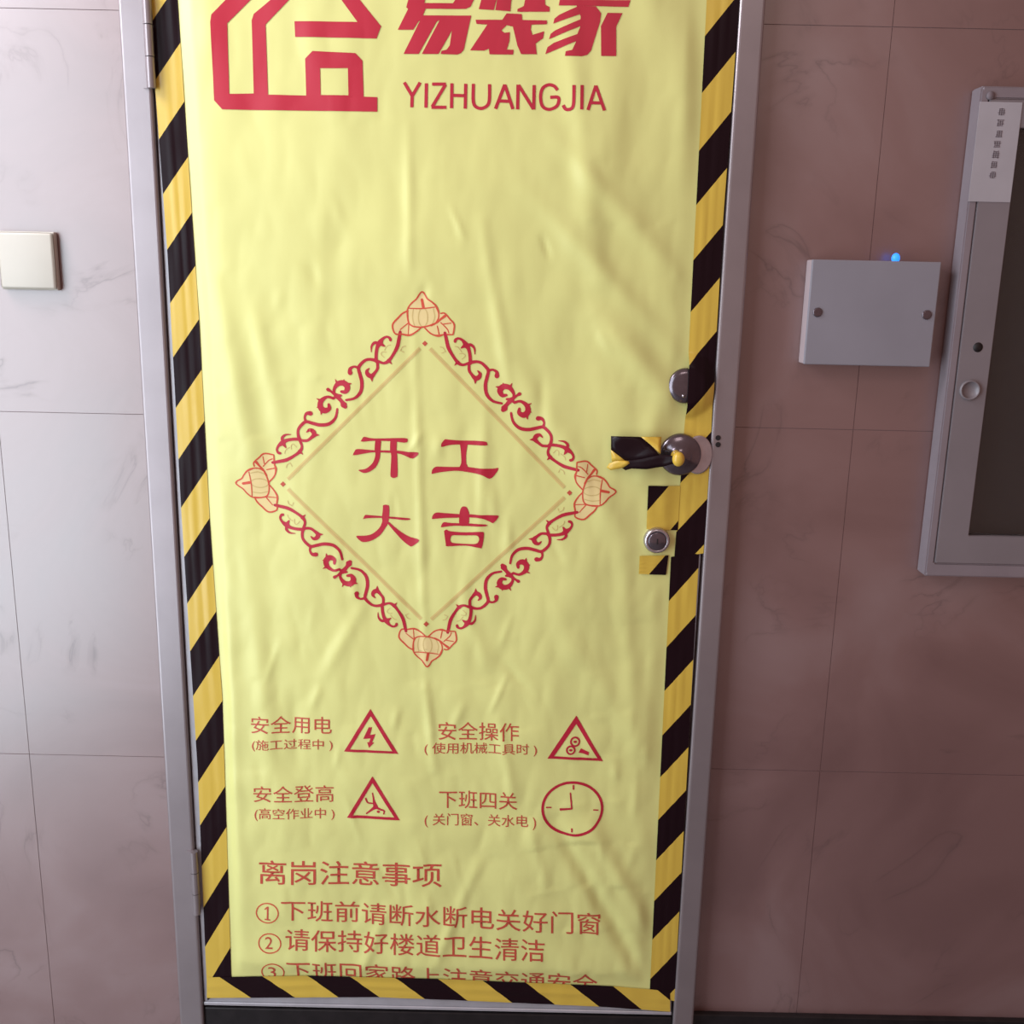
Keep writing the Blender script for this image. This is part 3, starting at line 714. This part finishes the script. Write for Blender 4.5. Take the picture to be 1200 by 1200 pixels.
# tape twisted round the handle, flagging out to the left
def sheet(bm, pts, mi, th=0.0004):
    vs = [bm.verts.new(W(px, py, y)) for px, py, y in pts]
    f = bm.faces.new(vs); f.material_index = mi; return f
bm = bmesh.new(); y0 = PY - 0.012
sheet(bm, [(716, 511, y0 - .012), (751, 512, y0 - .014), (762, 521, y0 - .018), (773, 533, y0 - .026), (752, 538, y0 - .020), (733, 540, y0 - .012), (716, 527, y0 - .010)], 0)
sheet(bm, [(751, 512, y0 - .014), (775, 512, y0 - .010), (774, 532, y0 - .024), (762, 521, y0 - .018)], 1)
sheet(bm, [(716, 527, y0 - .010), (733, 540, y0 - .012), (717, 541, y0 - .006)], 1)
sheet(bm, [(733, 540, y0 - .012), (752, 538, y0 - .020), (773, 533, y0 - .026), (784, 533, y0 - .030), (793, 536, y0 - .034), (791, 543, y0 - .034), (776, 547, y0 - .026), (757, 550, y0 - .020),
           (740, 549, y0 - .014), (735, 546, y0 - .012)], 0)
sheet(bm, [(736, 540, y0 - .013), (738, 543, y0 - .016), (730, 548, y0 - .010), (716, 551, y0 - .004), (711, 548, y0 - .002), (714, 543, y0 - .004), (722, 540, y0 - .009)], 1)
sheet(bm, [(727, 547, y0 - .006), (735, 542, y0 - .013), (740, 549, y0 - .013), (733, 551, y0 - .008)], 0)
bmesh.ops.triangulate(bm, faces=bm.faces[:])
bmesh.ops.subdivide_edges(bm, edges=bm.edges[:], cuts=2, use_grid_fill=True)
for v in bm.verts: v.co.y += 0.0014 * noise.noise(v.co * 60)
bm.normal_update()
fl2 = obj('twisted_tape', bm, [M_BLACK, M_YEL], None, True)
md = fl2.modifiers.new('s', 'SOLIDIFY'); md.thickness = 0.0004
tag(fl2, 'mostly black end of striped tape wrapped round the door handle, sticking out to the left', 'tape')

# ------------------------------------------------------------------ wall switch, left
tr = W(61, 272, -0.0165); br = W(62, 340, -0.0165)
sw = empty('wall_switch', (tr.x - 0.043, 0, (tr.z + br.z) / 2))
tag(sw, 'white square switch plate on the marble wall left of the door', 'switch')
sx1 = tr.x; sx0 = tr.x - (tr.z - br.z); sz0, sz1 = br.z, tr.z
b = bmesh.new(); box(b, sx0 - 0.0005, sx1 + 0.0005, -0.011, -0.0006, sz0 - 0.0005, sz1 + 0.0005, 0.002, 2); obj('plate', b, M_PLAST, sw)
b = bmesh.new(); box(b, sx0 + 0.001, sx1 - 0.001, -0.0165, -0.0108, sz0 + 0.001, sz1 - 0.001, 0.0042, 4); obj('rocker', b, M_PLAST, sw, True)
rebase(sw)

# ------------------------------------------------------------------ grey access panel, right
tl, tr, br, bl = W(952, 305, -0.034), W(1104, 306, -0.034), W(1089, 430, -0.034), W(942, 427, -0.034)
px0, px1 = (tl.x + bl.x) / 2, (tr.x + br.x) / 2; pz0, pz1 = (bl.z + br.z) / 2, (tl.z + tr.z) / 2
pn = empty('junction_box', ((px0 + px1) / 2, 0, pz0)); tag(pn, 'grey square cover box with two screws and a blue light on the wall', 'box')
boxobj('housing', (px0 + 0.0003, px1 - 0.0003, -0.029, -0.0006, pz0 + 0.0003, pz1 - 0.0003), M_PEDGE, pn, 0.002)
boxobj('cover', (px0, px1, -0.0345, -0.0288, pz0, pz1), M_PANEL, pn, 0.0015)
for qx, qy in ((958, 366), (1086, 369)):
    q = W(qx, qy, -0.0345); b = bmesh.new(); lathe(b, q.x, q.z, [(0.0072, -0.001), (0.0072, 0.0012), (0.006, 0.002), (0.002, 0.0012), (0, 0.0012)], 24, -0.0345)
    s_ = obj('screw', b, M_DARKST, pn, True)
q = W(1050, 299, -0.020)
b = bmesh.new(); bmesh.ops.create_uvsphere(b, u_segments=20, v_segments=12, radius=0.0062); 
for v in b.verts: v.co = Vector((v.co.x + q.x, v.co.y - 0.020, v.co.z * 1.25 + pz1 + 0.0045))
obj('indicator_light', b, M_LED, pn, True)['label'] = 'small glowing blue light'
rebase(pn)

# ------------------------------------------------------------------ fire cabinet at the right edge
CY = -0.034
cx0 = (W(1150, 104, CY).x + W(1084, 672, CY).x) / 2
cz1, cz0 = W(1170, 101, CY).z, W(1130, 676, CY).z
cx1 = cx0 + 0.62
cab = empty('fire_cabinet', ((cx0 + cx1) / 2, 0, cz0)); tag(cab, 'grey metal wall cabinet with dark glass door and paper label', 'cabinet')
gx0 = (W(1178, 300, CY).x + W(1133, 628, CY).x) / 2; gz0 = W(1150, 628, CY).z; gz1 = W(1199, 150, CY).z
dx0 = (W(1112, 520, CY).x + W(1095, 660, CY).x) / 2; dz0 = W(1120, 660, CY).z; dz1 = cz1 - 0.018
gx1 = cx1 - (gx0 - cx0); dx1 = cx1 - (dx0 - cx0)
def ring(name, x0, x1, z0, z1, ix0, ix1, iz0, iz1, y0, y1, m, bev=0.0015):
    b = bmesh.new()
    o_ = [(x0, z0), (x1, z0), (x1, z1), (x0, z1)]; i_ = [(ix0, iz0), (ix1, iz0), (ix1, iz1), (ix0, iz1)]
    V = {}
    for tagk, pts in (('o', o_), ('i', i_)):
        for k, (x, z) in enumerate(pts):
            for s, y in ((0, y0), (1, y1)): V[tagk, k, s] = b.verts.new((x, y, z))
    for k in range(4):
        l = (k + 1) % 4
        b.faces.new((V['o', k, 0], V['o', l, 0], V['i', l, 0], V['i', k, 0]))
        b.faces.new((V['o', k, 1], V['i', k, 1], V['i', l, 1], V['o', l, 1]))
        b.faces.new((V['o', k, 0], V['o', k, 1], V['o', l, 1], V['o', l, 0]))
        b.faces.new((V['i', k, 0], V['i', l, 0], V['i', l, 1], V['i', k, 1]))
    bmesh.ops.recalc_face_normals(b, faces=b.faces)
    if bev: bmesh.ops.bevel(b, geom=[e for e in b.edges if abs(e.verts[0].co.y - e.verts[1].co.y) > 1e-6 or True][:], offset=bev, segments=2, affect='EDGES')
    return obj(name, b, m, cab)
ring('surround', cx0, cx1, cz0, cz1, dx0 - 0.0008, dx1 + 0.0008, dz0 - 0.0008, dz1 + 0.0008, CY, -0.0006, M_CABE, 0.002)
ring('glass_door', dx0, dx1, dz0, dz1, gx0, gx1, gz0, gz1, CY - 0.0012, CY + 0.018, M_CAB, 0.001)
boxobj('back_panel', (dx0, dx1, -0.0045, -0.0008, dz0, dz1), M_INSIDE, cab)
boxobj('pane', (gx0 - 0.0, gx1 + 0.0, CY + 0.007, CY + 0.010, gz0, gz1), M_GLASS, cab)
# paper label on the door's stile, with its column of worn characters
lt = [W(1149, 119, CY - 0.002), W(1196, 120, CY - 0.002), W(1186, 237, CY - 0.002), W(1134, 236, CY - 0.002)]
lx0 = (lt[0].x + lt[3].x) / 2; lx1 = (lt[1].x + lt[2].x) / 2
lab = boxobj('paper_label', (lx0, lx1, CY - 0.0022, CY - 0.0013, lt[3].z, lt[0].z), M_LABEL, cab); lab['label'] = 'pale paper label with a column of small dark characters'
lt7 = [(1174, 131), (1172.3, 144), (1171, 157), (1168.5, 169), (1167, 181), (1165, 193), (1163.5, 205)]
b = bmesh.new(); random.seed(11)
for qx, qy in lt7:
    q = W(qx, qy, CY - 0.0026)
    for k in range(4):
        zz = q.z + (k - 1.5) * 0.0026; w = random.uniform(0.0030, 0.0055)
        box(b, q.x - w + random.uniform(-.001, .001), q.x + w, CY - 0.0026, CY - 0.0021, zz - 0.0006, zz + 0.0006)
    for k in range(3):
        xx = q.x + (k - 1) * 0.0032; w = random.uniform(0.003, 0.0055)
        box(b, xx - 0.0006, xx + 0.0006, CY - 0.0026, CY - 0.0021, q.z - w, q.z + w)
ink = obj('worn_characters', b, M_INK, lab)
# dot, latch ring, corner screw
def disc(name, qx, qy, r, h, m, y=CY - 0.0012, parent=cab, ringr=None):
    q = W(qx, qy, y); b = bmesh.new()
    if ringr: lathe(b, q.x, q.z, [(r, 0), (r, h), (r * 0.9, h * 1.2), (ringr, h * 0.9), (ringr * 0.96, h * 0.25), (0, h * 0.25)], 32, y)
    else: lathe(b, q.x, q.z, [(r, 0), (r, h), (0, h)], 24, y)
    return obj(name, b, m, parent, True)
disc('keyhole', 1146, 407, 0.0075, 0.0004, M_DARK)
disc('latch', 1136, 457, 0.0155, 0.004, M_CAB, ringr=0.0125)
disc('screw', 1161, 112, 0.006, 0.0008, M_INK, parent=cab)
rebase(cab)
